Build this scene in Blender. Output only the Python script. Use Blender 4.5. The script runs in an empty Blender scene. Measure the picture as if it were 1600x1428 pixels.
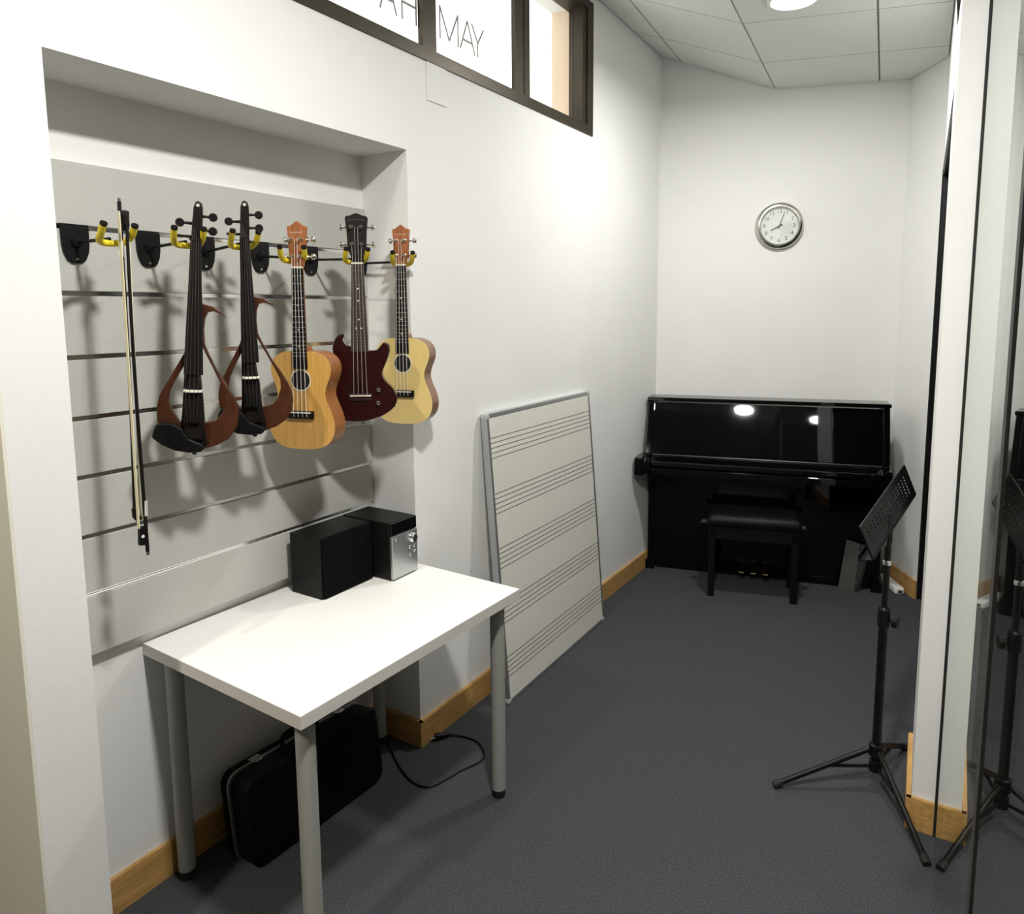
import bpy, math, random
from mathutils import Vector, Matrix
random.seed(7)
SC = bpy.context.scene
COL = SC.collection
PI = math.pi

# ------------------------------------------------------------------ camera
def set_camera():
    yaw, pitch, roll = math.radians(32.273), math.radians(-6.920), math.radians(-0.4376)
    f = Vector((-math.sin(yaw)*math.cos(pitch), math.cos(yaw)*math.cos(pitch), math.sin(pitch)))
    r = Vector((math.cos(yaw), math.sin(yaw), 0)); u = r.cross(f)
    c, s = math.cos(roll), math.sin(roll)
    r, u = c*r + s*u, -s*r + c*u
    cd = bpy.data.cameras.new('camera'); cd.sensor_width = 36; cd.sensor_fit = 'HORIZONTAL'
    cd.lens = 36*1118.56/1600; cd.shift_y = -(714-622.39)/1600; cd.clip_start = .01
    co = bpy.data.objects.new('camera', cd); COL.objects.link(co)
    M = Matrix((( r.x, u.x, -f.x, 1.6814), (r.y, u.y, -f.y, -1.0679), (r.z, u.z, -f.z, 1.6570), (0, 0, 0, 1)))
    co.matrix_world = M; SC.camera = co
set_camera()

# ------------------------------------------------------------------ world, exposure, large lights
SC.view_settings.view_transform = 'Standard'; SC.view_settings.look = 'None'
SC.view_settings.exposure = 0.33; SC.view_settings.gamma = 1.0; SC.view_settings.use_curve_mapping = False
W = bpy.data.worlds.new('world'); SC.world = W; W.use_nodes = True
W.node_tree.nodes['Background'].inputs[0].default_value = (1.0, .985, .95, 1)
W.node_tree.nodes['Background'].inputs[1].default_value = 2.2
LAMPS = [  # x, y, z, watts, colour : the ceiling downlights of the room (the third, in the entrance, is an added unseen fill)
    (.985, 2.295, 2.955, 21, (1.0, .985, .94)),
    (1.32, -.15, 2.955, 45, (1.0, .985, .94)),
    (.30, -1.75, 2.955, 34, (1.0, .93, .78)),  # added warm fill, unseen: lights the entrance wall and softens shadows
]

# ------------------------------------------------------------------ materials
MATS = {}
def mat(name, col, rough=.5, metal=0., spec=.5, coat=0., noise=0., nscale=20., bump=0., bscale=200., stretch=(1,1,1), emit=None, es=0.):
    if name in MATS: return MATS[name]
    m = bpy.data.materials.new(name); m.use_nodes = True; nt = m.node_tree; b = nt.nodes['Principled BSDF']
    b.inputs['Base Color'].default_value = (*col, 1); b.inputs['Roughness'].default_value = rough
    b.inputs['Metallic'].default_value = metal; b.inputs['Specular IOR Level'].default_value = spec
    b.inputs['Coat Weight'].default_value = coat; b.inputs['Coat Roughness'].default_value = .03
    if emit: b.inputs['Emission Color'].default_value = (*emit, 1); b.inputs['Emission Strength'].default_value = es
    if noise or bump:
        tc = nt.nodes.new('ShaderNodeTexCoord'); mp = nt.nodes.new('ShaderNodeMapping'); mp.inputs['Scale'].default_value = stretch
        nt.links.new(tc.outputs['Object'], mp.inputs[0])
    if noise:
        n = nt.nodes.new('ShaderNodeTexNoise'); n.inputs['Scale'].default_value = nscale; n.inputs['Detail'].default_value = 5
        nt.links.new(mp.outputs[0], n.inputs['Vector'])
        r = nt.nodes.new('ShaderNodeValToRGB'); r.color_ramp.elements[0].position = .3; r.color_ramp.elements[1].position = .7
        r.color_ramp.elements[0].color = (*[c*(1-noise) for c in col], 1); r.color_ramp.elements[1].color = (*[min(1, c*(1+noise)) for c in col], 1)
        nt.links.new(n.outputs['Fac'], r.inputs[0]); nt.links.new(r.outputs[0], b.inputs['Base Color'])
    if bump:
        n2 = nt.nodes.new('ShaderNodeTexNoise'); n2.inputs['Scale'].default_value = bscale; n2.inputs['Detail'].default_value = 3
        nt.links.new(mp.outputs[0], n2.inputs['Vector'])
        bp = nt.nodes.new('ShaderNodeBump'); bp.inputs['Strength'].default_value = bump; bp.inputs['Distance'].default_value = .004
        nt.links.new(n2.outputs['Fac'], bp.inputs['Height']); nt.links.new(bp.outputs[0], b.inputs['Normal'])
    MATS[name] = m; return m
def glass_mat():
    m = bpy.data.materials.new('glass_sheet'); m.use_nodes = True; nt = m.node_tree; nt.nodes.remove(nt.nodes['Principled BSDF'])
    out = nt.nodes['Material Output']; t = nt.nodes.new('ShaderNodeBsdfTransparent'); g = nt.nodes.new('ShaderNodeBsdfGlossy')
    t.inputs[0].default_value = (.97, .98, .975, 1); g.inputs['Roughness'].default_value = 0.0; g.inputs[0].default_value = (.95, .97, .95, 1)
    lw = nt.nodes.new('ShaderNodeLayerWeight'); lw.inputs[0].default_value = .5
    p = nt.nodes.new('ShaderNodeMath'); p.operation = 'POWER'; p.inputs[1].default_value = 5
    a = nt.nodes.new('ShaderNodeMath'); a.operation = 'MULTIPLY_ADD'; a.inputs[1].default_value = .96; a.inputs[2].default_value = .04
    mx = nt.nodes.new('ShaderNodeMixShader')
    nt.links.new(lw.outputs['Facing'], p.inputs[0]); nt.links.new(p.outputs[0], a.inputs[0]); nt.links.new(a.outputs[0], mx.inputs[0])
    nt.links.new(t.outputs[0], mx.inputs[1]); nt.links.new(g.outputs[0], mx.inputs[2]); nt.links.new(mx.outputs[0], out.inputs[0])
    return m
WALL = mat('wall_paint', (.84, .84, .825), .7, spec=.2, noise=.015, nscale=3, bump=.12, bscale=120)
CREAM = mat('cream_paint', (.82, .80, .70), .7, spec=.2, bump=.1, bscale=120)
CARPET = mat('carpet', (.066, .070, .075), .97, spec=.03, noise=.40, nscale=210, bump=.6, bscale=520)
TILE = mat('ceiling_tile', (.74, .75, .72), .9, spec=.1, noise=.07, nscale=170, bump=.35, bscale=260)
GRID = mat('ceiling_grid', (.42, .43, .41), .7)
WOOD = mat('baseboard_wood', (.52, .30, .10), .45, noise=.22, nscale=14, stretch=(4, .6, 8))
BRONZE = mat('bronze_aluminium', (.050, .040, .026), .42, metal=.55, noise=.2, nscale=8, stretch=(1, .3, 1))
BEIGE = mat('beige_reveal', (.80, .62, .47), .8)
GREYSLAT = mat('grey_slat', (.50, .50, .465), .6, spec=.3, noise=.05, nscale=160)
CHROME = mat('chrome', (.80, .80, .79), .16, metal=1.)
ALU = mat('brushed_aluminium', (.52, .54, .54), .35, metal=.85, noise=.05, nscale=30, stretch=(1, 1, 12))
BLACK = mat('black_plastic', (.005, .005, .005), .42, spec=.22)
BLACKM = mat('black_painted_steel', (.005, .005, .005), .36, spec=.25)
RUBBER = mat('black_rubber', (.012, .012, .011), .75)
GLOSS = mat('black_piano_lacquer', (.0025, .0025, .003), .03, spec=.42)
LEATHER = mat('black_leather', (.004, .004, .004), .42, spec=.2, bump=.25, bscale=300)
BRASS = mat('brass', (.62, .50, .24), .25, metal=1.)
TABLEW = mat('white_laminate', (.86, .855, .83), .42, noise=.012, nscale=60)
TABLEEDGE = mat('white_edge_band', (.70, .67, .62), .5)
LEG = mat('grey_painted_steel', (.36, .36, .335), .42, spec=.4)
YELLOW = mat('yellow_foam', (.90, .70, .025), .5, bump=.15, bscale=400)
SPRUCE = mat('pale_spruce', (.74, .56, .22), .33, coat=.25, noise=.07, nscale=9, stretch=(60, 60, 1.2))
ACACIA = mat('golden_wood', (.60, .33, .085), .30, coat=.3, noise=.16, nscale=5, stretch=(42, 42, 1.3))
MAHOG = mat('reddish_mahogany', (.30, .115, .032), .35, coat=.2, noise=.2, nscale=6, stretch=(25, 25, 1.5))
MAHOG2 = mat('dark_mahogany', (.22, .10, .040), .35, coat=.2, noise=.2, nscale=6, stretch=(25, 25, 1.5))
HEAD = mat('red_brown_headstock', (.34, .115, .035), .4, noise=.28, nscale=7, stretch=(40, 40, 2))
CHERRY = mat('dark_cherry_lacquer', (.024, .0035, .0045), .14, coat=.5, noise=.15, nscale=8, stretch=(20, 20, 2))
DARKHEAD = mat('black_headstock', (.014, .012, .011), .35, spec=.3)
VBROWN = mat('walnut_frame', (.062, .021, .0095), .35, coat=.05, spec=.3, noise=.22, nscale=7, stretch=(9, 9, 3))
EBONY = mat('ebony', (.008, .0065, .006), .40, spec=.25, noise=.2, nscale=12, stretch=(30, 30, 2))
IVORY = mat('ivory', (.78, .76, .64), .4)
NICKEL = mat('nickel_wire', (.55, .54, .50), .3, metal=.9)
HAIR = mat('bow_hair', (.70, .66, .44), .6)
BOARD = mat('whiteboard_enamel', (.76, .75, .68), .30, noise=.01, nscale=8)
INK = mat('dark_print', (.055, .045, .045), .6)
LETTER = mat('grey_lettering', (.42, .40, .39), .8, spec=.1)
FACE = mat('clock_face', (.84, .85, .84), .5)
STEEL = mat('clock_rim_steel', (.55, .54, .50), .22, metal=1., noise=.06, nscale=20)
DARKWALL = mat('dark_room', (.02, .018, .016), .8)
BROWNWALL = mat('brown_corridor', (.20, .145, .085), .6, noise=.2, nscale=3, stretch=(6, 6, .4))
NEARWALL = mat('entrance_wall', (.20, .18, .15), .8)
WHITEP = mat('white_plastic', (.80, .80, .77), .45)
LAMPGLOW = mat('lamp_diffuser', (1, 1, 1), .5, emit=(1, .985, .94), es=14)
GLASS = glass_mat()

# ------------------------------------------------------------------ mesh helpers
class MB:
    def __init__(s): s.v = []; s.f = []; s.m = []
    def add(s, vs, fs, mi=0):
        o = len(s.v); s.v += [tuple(v) for v in vs]; s.f += [tuple(i+o for i in f) for f in fs]; s.m += [mi]*len(fs); return s
    def box(s, x0, x1, y0, y1, z0, z1, mi=0):
        return s.add([(x0,y0,z0),(x1,y0,z0),(x1,y1,z0),(x0,y1,z0),(x0,y0,z1),(x1,y0,z1),(x1,y1,z1),(x0,y1,z1)],
              [(3,2,1,0),(4,5,6,7),(0,1,5,4),(1,2,6,5),(2,3,7,6),(3,0,4,7)], mi)
    def prism(s, base, d, mi=0):     # base: list of 3d points (closed polygon), d: offset vector
        n = len(base); d = Vector(d); a = [Vector(p) for p in base]; b = [p+d for p in a]
        fs = [tuple(range(n))[::-1], tuple(range(n, 2*n))] + [(i, (i+1) % n, n+(i+1) % n, n+i) for i in range(n)]
        return s.add(a+b, fs, mi)
    def tube(s, pts, r, n=10, caps=True, mi=0, closed=False):
        pts = [Vector(p) for p in pts]; k = len(pts); rs = r if isinstance(r, (list, tuple)) else [r]*k
        rings = []; prev = None
        for i, p in enumerate(pts):
            if closed: t = pts[(i+1) % k]-pts[i-1]
            else: t = pts[min(i+1, k-1)]-pts[max(i-1, 0)]
            t.normalize()
            if prev is None:
                a = Vector((0,0,1)) if abs(t.z) < .9 else Vector((1,0,0)); x = t.cross(a).normalized()
            else:
                x = (prev - t*prev.dot(t)).normalized()
            prev = x; y = t.cross(x)
            rings.append([p + (x*math.cos(2*PI*j/n)+y*math.sin(2*PI*j/n))*rs[i] for j in range(n)])
        vs = [v for ring in rings for v in ring]; fs = []
        for i in range(k if closed else k-1):
            i2 = (i+1) % k
            for j in range(n): fs.append((i*n+j, i*n+(j+1) % n, i2*n+(j+1) % n, i2*n+j))
        if caps and not closed: fs += [tuple(range(n))[::-1], tuple((k-1)*n+j for j in range(n))]
        return s.add(vs, fs, mi)
    def lathe(s, prof, org, axis, n=32, mi=0):   # prof: (r, h) along axis
        ax = Vector(axis).normalized(); a = Vector((0,0,1)) if abs(ax.z) < .9 else Vector((1,0,0)); x = ax.cross(a).normalized(); y = ax.cross(x); o = Vector(org)
        vs = []; fs = []
        for r, h in prof: vs += [o+ax*h+(x*math.cos(2*PI*j/n)+y*math.sin(2*PI*j/n))*r for j in range(n)]
        for i in range(len(prof)-1):
            for j in range(n): fs.append((i*n+j, i*n+(j+1) % n, (i+1)*n+(j+1) % n, (i+1)*n+j))
        if prof[0][0] > 1e-6: fs.append(tuple(range(n))[::-1])
        if prof[-1][0] > 1e-6: fs.append(tuple((len(prof)-1)*n+j for j in range(n)))
        return s.add(vs, fs, mi)
    def build(s, name, mats, parent=None, smooth=False, bevel=0., seg=2, angle=35):
        me = bpy.data.meshes.new(name); me.from_pydata([tuple(v) for v in s.v], [], s.f)
        for m in (mats if isinstance(mats, (list, tuple)) else [mats]): me.materials.append(m)
        for p, mi in zip(me.polygons, s.m): p.material_index = mi
        import bmesh
        bm = bmesh.new(); bm.from_mesh(me); bmesh.ops.recalc_face_normals(bm, faces=bm.faces); bm.to_mesh(me); bm.free()
        if smooth:
            me.polygons.foreach_set('use_smooth', [True]*len(me.polygons)); me.set_sharp_from_angle(angle=math.radians(angle))
        o = bpy.data.objects.new(name, me); COL.objects.link(o)
        if parent: o.parent = parent
        if bevel:
            b = o.modifiers.new('bevel', 'BEVEL'); b.width = bevel; b.segments = seg; b.limit_method = 'ANGLE'; b.angle_limit = math.radians(40)
        return o
def tag(o, label=None, cat=None, group=None, kind=None):
    if label: o['label'] = label
    if cat: o['category'] = cat
    if group: o['group'] = group
    if kind: o['kind'] = kind
    return o
def empty(name, loc=(0,0,0), M=None):
    o = bpy.data.objects.new(name, None); COL.objects.link(o); o.empty_display_size = .05
    if M is not None: o.matrix_world = M
    else: o.location = loc
    return o
def frame(org, right, normal, up):
    """matrix: local x = right, y = normal (towards the viewer), z = up"""
    r, n, u = Vector(right), Vector(normal), Vector(up)
    return Matrix(((r.x, n.x, u.x, org[0]), (r.y, n.y, u.y, org[1]), (r.z, n.z, u.z, org[2]), (0,0,0,1)))
def outline(mb, pts, y0, y1, mi=0):   # pts in local (x,z), extruded from y0 to y1
    return mb.prism([(x, y0, z) for x, z in pts], (0, y1-y0, 0), mi)
def smooth_closed(pts, n=4):          # Catmull-Rom
    k = len(pts); out = []
    for i in range(k):
        p0, p1, p2, p3 = [Vector(pts[(i+j-1) % k]) for j in range(4)]
        for a in range(n):
            t = a/n; out.append(tuple(.5*((2*p1)+(p2-p0)*t+(2*p0-5*p1+4*p2-p3)*t*t+(3*p1-p0-3*p2+p3)*t**3)))
    return out
def smooth_open(pts, n=5):
    P = [pts[0]]+list(pts)+[pts[-1]]; out = []
    for i in range(1, len(P)-2):
        p0, p1, p2, p3 = [Vector(P[i+j-1]) for j in range(4)]
        for a in range(n):
            t = a/n; out.append(tuple(.5*((2*p1)+(p2-p0)*t+(2*p0-5*p1+4*p2-p3)*t*t+(3*p1-p0-3*p2+p3)*t**3)))
    out.append(tuple(pts[-1])); return out
def text_mesh(body, size, name, m, M, parent, depth=.0006):
    cu = bpy.data.curves.new('txt', 'FONT'); cu.body = body; cu.size = size; cu.align_x = 'CENTER'; cu.align_y = 'CENTER'; cu.extrude = depth
    t = bpy.data.objects.new('txt', cu); COL.objects.link(t); dg = bpy.context.evaluated_depsgraph_get()
    me = bpy.data.meshes.new_from_object(t.evaluated_get(dg)); bpy.data.objects.remove(t); me.transform(M); me.materials.clear(); me.materials.append(m)
    o = bpy.data.objects.new(name, me); COL.objects.link(o); o.parent = parent; return o

# ------------------------------------------------------------------ setting: plan of the room
NB = -.217          # niche back
UW = -.236          # wall under the niche
YL, YR, YN = -.252, .919, -.387
ZL, ZF = 3.21, 2.97
B0 = Vector((0, 3.35, 0)); BD = Vector((1.34, .48, 0)).normalized(); BN = Vector((-BD.y, BD.x, 0))
def BW(u, v, z): return B0 + BD*u - BN*v + Vector((0, 0, z))
CR = Vector((1.34, 3.83, 0)); RR = Vector((1.53, 3.50, 0))
def xr(y): return 1.622 - .0440*(y-1.41)
def xg(y): return 1.694 - .0237*(y-1.417)      # plane of the glass

tag(MB().box(-1.6, 3.6, -3.3, 4.3, -.06, 0).build('floor', CARPET), 'dark blue-grey carpet floor of the whole room', None, None, 'structure')
w = MB()
w.box(-.47, 0, YN, YL, 0, 3.4)                                   # narrow pier left of the niche
w.box(-.47, NB, YL, YR, .765, 2.219).box(-.47, UW, YL, YR, 0, .765)
w.box(-.232, 0, YL, YR, 2.219, 2.546)
w.box(-.232, 0, YR, 3.75, 0, 2.546)
w.box(-.232, 0, YL, 2.384, 3.19, 3.4).box(-.232, 0, 2.384, 3.75, 2.546, 3.4).box(-.232, 0, YL, -.14, 2.546, 3.19)
tag(w.build('wall_left', WALL), 'white wall with the slat niche and the high window', None, None, 'structure')
tag(MB().box(-.232, -.10, 2.376, 2.3835, 2.546, 3.19).build('trim_1', BEIGE), 'beige window reveal outside the high window', None, None, 'structure')
tag(MB().prism([BW(-.2, 0, 0), BW(1.423, 0, 0), BW(1.423, -.12, 0), BW(-.2, -.12, 0)], (0, 0, 3.4)).build('wall_back', WALL), 'white back wall behind the piano', None, None, 'structure')
d = (RR-CR).normalized(); nrm = Vector((-d.y, d.x, 0))
if nrm.x < 0: nrm = -nrm
tag(MB().prism([CR - d*.2, RR, RR+nrm*.12-d*.13, CR-d*.2+nrm*.12], (0, 0, 3.4)).build('wall_rear_right', WALL), 'short angled white wall right of the piano', None, None, 'structure')
w = MB()
def rwall(y0, y1, z0, z1): w.prism([(xr(y0), y0, z0), (xr(y1), y1, z0), (xr(y1)+.15, y1, z0), (xr(y0)+.15, y0, z0)], (0, 0, z1-z0))
rwall(1.41, 1.80, 0, 3.4); rwall(1.80, 3.50, 2.39, 3.4)
tag(w.build('wall_right', WALL), 'white right wall with a dark doorway and a narrow end face', None, None, 'structure')
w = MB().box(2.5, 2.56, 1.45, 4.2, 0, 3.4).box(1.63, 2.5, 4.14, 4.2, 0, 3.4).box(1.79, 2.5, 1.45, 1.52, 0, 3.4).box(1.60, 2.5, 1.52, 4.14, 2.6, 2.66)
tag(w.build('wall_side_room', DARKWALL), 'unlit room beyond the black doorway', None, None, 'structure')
tag(MB().box(-1.6, -.47, YN, YN+.1, 0, 3.4).box(-.47, -.001, YN-.006, YN, 0, 3.4).build('wall_entrance', CREAM), 'cream wall turning away at the left edge', None, None, 'structure')
tag(MB().box(-1.6, 3.6, -3.3, -3.2, 0, 3.4).box(-1.7, -1.6, -3.3, YN+.1, 0, 3.4).build('wall_near', NEARWALL), 'wall behind the viewer', None, None, 'structure')
tag(MB().box(3.4, 3.5, -3.3, 1.52, 0, 3.4).box(1.77, 3.5, 1.45, 1.52, 0, 3.4).build('wall_corridor', BROWNWALL), 'dark corridor behind the glass', None, None, 'structure')

dr = tag(empty('door_1', (xr(3.5), 3.5, 0)), 'open doorway in the right wall with an added black lining', None, None, 'structure')  # black lining added so the pale jamb faces stay as dark as the opening
def dpart(name, mb):
    o = mb.build(name, BLACKM, None, bevel=.002); o.parent = dr; o.matrix_parent_inverse = Matrix.Translation((-xr(3.5), -3.5, 0))
dpart('jamb', MB().prism([(xr(3.502)+.004, 3.502, 0), (xr(3.535)+.006, 3.535, 0), (xr(3.535)+.15, 3.535, 0), (xr(3.502)+.15, 3.502, 0)], (0, 0, 2.39)))
dpart('jamb', MB().prism([(xr(1.803)+.004, 1.803, 0), (xr(1.83)+.004, 1.83, 0), (xr(1.83)+.15, 1.83, 0), (xr(1.803)+.15, 1.803, 0)], (0, 0, 2.36)))
dpart('head', MB().prism([(xr(1.803)+.004, 1.803, 2.362), (xr(3.50)+.004, 3.50, 2.362), (xr(3.50)+.15, 3.50, 2.362), (xr(1.803)+.15, 1.803, 2.362)], (0, 0, .026)))
# ---- ceiling: flat field at the right, one fold, then rising to the left wall
DV = Vector((-.0855, 1, 0)).normalized(); CV = Vector((math.cos(math.radians(17)), math.sin(math.radians(17)), 0))
LV = Vector((-.477, -.119, .176)).normalized()
F0 = Vector((.728, 2.463, 2.97))
w = MB(); up = .012
def fold(y): return F0 + DV*((y-F0.y)/DV.y)
a0, a1 = fold(YN-.1), fold(4.3)
def leftz(p): return p + LV*((p.x+.05)/-LV.x)
w.prism([a0+Vector((0,0,up)), a1+Vector((0,0,up)), Vector((3.6, a1.y, ZF+up)), Vector((3.6, a0.y, ZF+up))], (0, 0, .1))
w.prism([a0+Vector((0,0,up)), a1+Vector((0,0,up)), leftz(a1)+Vector((0,0,up)), leftz(a0)+Vector((0,0,up))], (0, 0, .1))
w.box(-1.7, 3.6, -3.3, YN-.05, ZF+.0, ZF+.1)
w.box(-1.7, .1, YN-.1, YN, ZF, 3.45)
CEIL = tag(w.build('ceiling', GRID), 'suspended ceiling of speckled square tiles folded upwards at the left', None, None, 'structure')
def clip(poly, p, n):
    out = []
    for i in range(len(poly)):
        a, b = poly[i], poly[(i+1) % len(poly)]; da, db = (a-p).dot(n), (b-p).dot(n)
        if da >= 0: out.append(a)
        if da*db < 0: out.append(a + (b-a)*(da/(da-db)))
    return out
rw = Vector((xr(3.5)-xr(1.41), 3.5-1.41, 0)).normalized()
CL = [(Vector((0.002,0,0)), Vector((1,0,0))), (B0, -BN), (CR, -nrm), (Vector((1.622,1.41,0)), Vector((-rw.y, rw.x, 0))), (Vector((0, YN, 0)), Vector((0,1,0)))]
g = .0048
for j in range(-6, 3):
    for i in range(-2, 2):
        o = F0 + DV*(.6*j)
        if i >= 0: q = [o+CV*(.57*i), o+CV*(.57*(i+1)), o+CV*(.57*(i+1))+DV*.6, o+CV*(.57*i)+DV*.6]; e1 = CV
        else: q = [o+LV*(.57*-i), o+LV*(.57*(-i-1)), o+LV*(.57*(-i-1))+DV*.6, o+LV*(.57*-i)+DV*.6]; e1 = -LV
        q = [q[0]+e1*g+DV*g, q[1]-e1*g+DV*g, q[2]-e1*g-DV*g, q[3]+e1*g-DV*g]
        for p, n in CL: q = clip(q, p+n*.006, n) if len(q) > 2 else q
        if len(q) < 3: continue
        ar = sum(((q[k]-q[0]).cross(q[k+1]-q[0])).length for k in range(1, len(q)-1))
        if ar < .004: continue
        nz = (q[1]-q[0]).cross(q[2]-q[0]).normalized(); nz = nz if nz.z > 0 else -nz
        MB().prism(q, nz*.013).build('ceiling_tile', TILE, CEIL)
# ---- baseboards
def board(name, pts, label, h=.105, t=.014):
    m = MB()
    for (a, b) in zip(pts, pts[1:]):
        a, b = Vector((*a, 0)), Vector((*b, 0)); d = (b-a).normalized(); n = Vector((d.y, -d.x, 0))
        m.prism([a, b, b+n*t, a+n*t], (0, 0, h))
        m.prism([a+n*t, b+n*t, b+n*(t+.001), a+n*(t+.001)], (0, 0, h-.006))
    return tag(m.build(name, WOOD), label, None, None, 'structure')
board('baseboard_left', [(0, 3.36), (0, YR-.014)][::-1], 'wooden skirting along the left wall up to the piano')
board('baseboard_niche', [(UW, YL), (UW, YR)], 'wooden skirting under the niche behind the table')
board('baseboard_return', [(UW, YR), (0.014, YR)], 'short wooden skirting on the corner beside the table')
board('baseboard_rear_right', [(CR.x, CR.y), (RR.x, RR.y)], 'wooden skirting on the short angled wall')
board('baseboard_right', [(xr(1.80), 1.80), (xr(1.41), 1.41-.014)], 'wooden skirting on the doorway side of the wall end')
board('baseboard_end', [(xr(1.41)-.014, 1.41), (1.76, 1.41)], 'wooden skirting across the front of the white wall end')

# ---- high window
WN = tag(empty('window_1', (0, 1.1, 2.546)), 'high bronze-framed sliding window with lettering', None, None, 'structure')
def wpart(name, mb, m, **k):
    o = mb.build(name, m, None, **k); o.parent = WN; o.matrix_parent_inverse = Matrix.Translation((0, -1.1, -2.546)); return o
wpart('sill_rail', MB().box(-.10, .006, -.09, 2.318, 2.546, 2.590).box(-.06, -.03, -.09, 2.275, 2.590, 2.602), BRONZE)
wpart('head_rail', MB().box(-.10, .006, -.09, 2.318, 3.15, 3.19), BRONZE)
wpart('end_stile', MB().box(-.10, .006, 2.318, 2.3838, 2.546, 3.19).box(-.06, .0, 2.275, 2.318, 2.59, 3.15), BRONZE)
wpart('end_stile', MB().box(-.10, .006, -.14, -.09, 2.546, 3.19), BRONZE)
wpart('meeting_stile', MB().box(-.0195, .004, 1.020, 1.058, 2.57, 3.17).box(-.019, .0005, 1.058, 1.100, 2.575, 3.165), BRONZE)
wpart('meeting_stile', MB().box(-.0195, .0, 1.642, 1.712, 2.57, 3.17).box(-.019, .003, 1.712, 1.757, 2.575, 3.165), BRONZE)
for y0, y1, xx in ((-.09, 1.066, -.024), (1.050, 1.700, -.066), (1.690, 2.275, -.052)):
    wpart('pane', MB().box(xx-.002, xx+.002, y0, y1, 2.596, 3.15), GLASS)
def letter(ch, y0, wd, z0, h, X):
    S = {'A': [((0, 0), (.5, 1)), ((.5, 1), (1, 0)), ((.2, .34), (.8, .34))], 'H': [((0, 0), (0, 1)), ((1, 0), (1, 1)), ((0, .5), (1, .5))],
         'M': [((0, 0), (0, 1)), ((0, 1), (.5, .05)), ((.5, .05), (1, 1)), ((1, 1), (1, 0))], 'Y': [((0, 1), (.5, .45)), ((1, 1), (.5, .45)), ((.5, .45), (.5, 0))]}[ch]
    m = MB()
    for k, (a, b) in enumerate(S):
        p = Vector((X-.0002*k, y0+a[0]*wd, z0+a[1]*h)); q = Vector((X-.0002*k, y0+b[0]*wd, z0+b[1]*h)); dd = (q-p).normalized(); s = Vector((0, -dd.z, dd.y))*.0042
        m.prism([p-s, q-s, q+s, p+s], (-.0012, 0, 0))
    wpart('letter_'+ch.lower(), m, LETTER)
for ch, y0, wd in (('A', .80, .083), ('H', .912, .075), ('A', 1.008, .066)): letter(ch, y0+.027, wd, 2.66, .118, -.0205)
for ch, y0, wd in (('M', 1.205, .115), ('A', 1.333, .10), ('Y', 1.412, .085)): letter(ch, y0, wd, 2.686, .118, -.0625)
tag(MB().box(0, .004, 1.037, 1.15, 2.412, 2.545).build('blank_cover_plate', WALL, bevel=.001), 'small white blank plate on the wall under the window post', 'wall plate')

# ---- glass partition beside the viewer
GW = tag(empty('wall_glass', (xg(1.41), 1.41, 0)), 'glass partition meeting the white wall end', None, None, 'structure')
def gpart(name, y0, y1, t, z0, z1, m, off=0):
    o = MB().prism([(xg(y0)-t/2+off, y0, z0), (xg(y1)-t/2+off, y1, z0), (xg(y1)+t/2+off, y1, z0), (xg(y0)+t/2+off, y0, z0)], (0, 0, z1-z0)).build(name, m)
    o.parent = GW; o.matrix_parent_inverse = Matrix.Translation((-xg(1.41), -1.41, 0)); return o
gpart('glass_pane', -.09, 1.392, .008, .012, 2.96, GLASS)
gpart('glass_pane', -2.6, -.13, .008, .012, 2.96, GLASS)
gpart('gasket', 1.390, 1.4095, .016, .0, 2.96, RUBBER)
gpart('joint_seal', -.13, -.09, .012, .0, 2.96, RUBBER)
gpart('floor_seal', -.09, 1.39, .007, .0, .012, RUBBER)
gpart('floor_seal', -2.6, -.13, .007, .0, .012, RUBBER)

# ------------------------------------------------------------------ ceiling downlights
for i, (x, y, z, pw, c) in enumerate(LAMPS):
    L = empty('ceiling_downlight', (x, y, z+.012))
    tag(L, ['round white downlight glowing in the ceiling tile above the piano', 'round downlight in the ceiling above the table, out of view', 'added warm fill lamp in the entrance ceiling, out of view'][i], 'ceiling light')
    MB().lathe([(.108, 0), (.108, -.008), (.100, -.013), (.093, -.013), (.093, -.006), (.093, 0)], (0,0,0), (0,0,1), 40).build('rim', WHITEP, L, smooth=True)
    MB().lathe([(.0, -.009), (.093, -.009), (.093, -.006), (0, -.006)], (0,0,0), (0,0,1), 40).build('diffuser', LAMPGLOW, L)
    ld = bpy.data.lights.new('lamp_light', 'AREA'); ld.shape = 'DISK'; ld.size = .182; ld.energy = pw; ld.color = c
    lo = bpy.data.objects.new('lamp_light', ld); COL.objects.link(lo); lo.parent = L; lo.location = (0, 0, -.016)

# ------------------------------------------------------------------ slat wall panel
SP = tag(empty('slat_wall_panel', (NB, .33, .77)), 'grey slatted display panel with chrome grooves in the niche', 'display panel')
zs = [.770, .933, 1.087, 1.243, 1.395, 1.550, 1.710, 1.873, 2.032]
for k in range(8):
    z0, z1 = zs[k]-.77, zs[k+1]-.77
    MB().box(0, .013, YL+.002-.33, YR-.002-.33, z0+(.006 if k else 0), z1-(.006 if k < 7 else 0)).build('slat', GREYSLAT, SP, bevel=.0012, seg=1)
    if k: MB().box(.0, .0075, YL+.002-.33, YR-.002-.33, z0-.0055, z0-.0005).box(.0, .0045, YL+.002-.33, YR-.002-.33, z0-.0005, z0+.006).build('groove_strip', CHROME, SP)
PX = NB+.013

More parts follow.
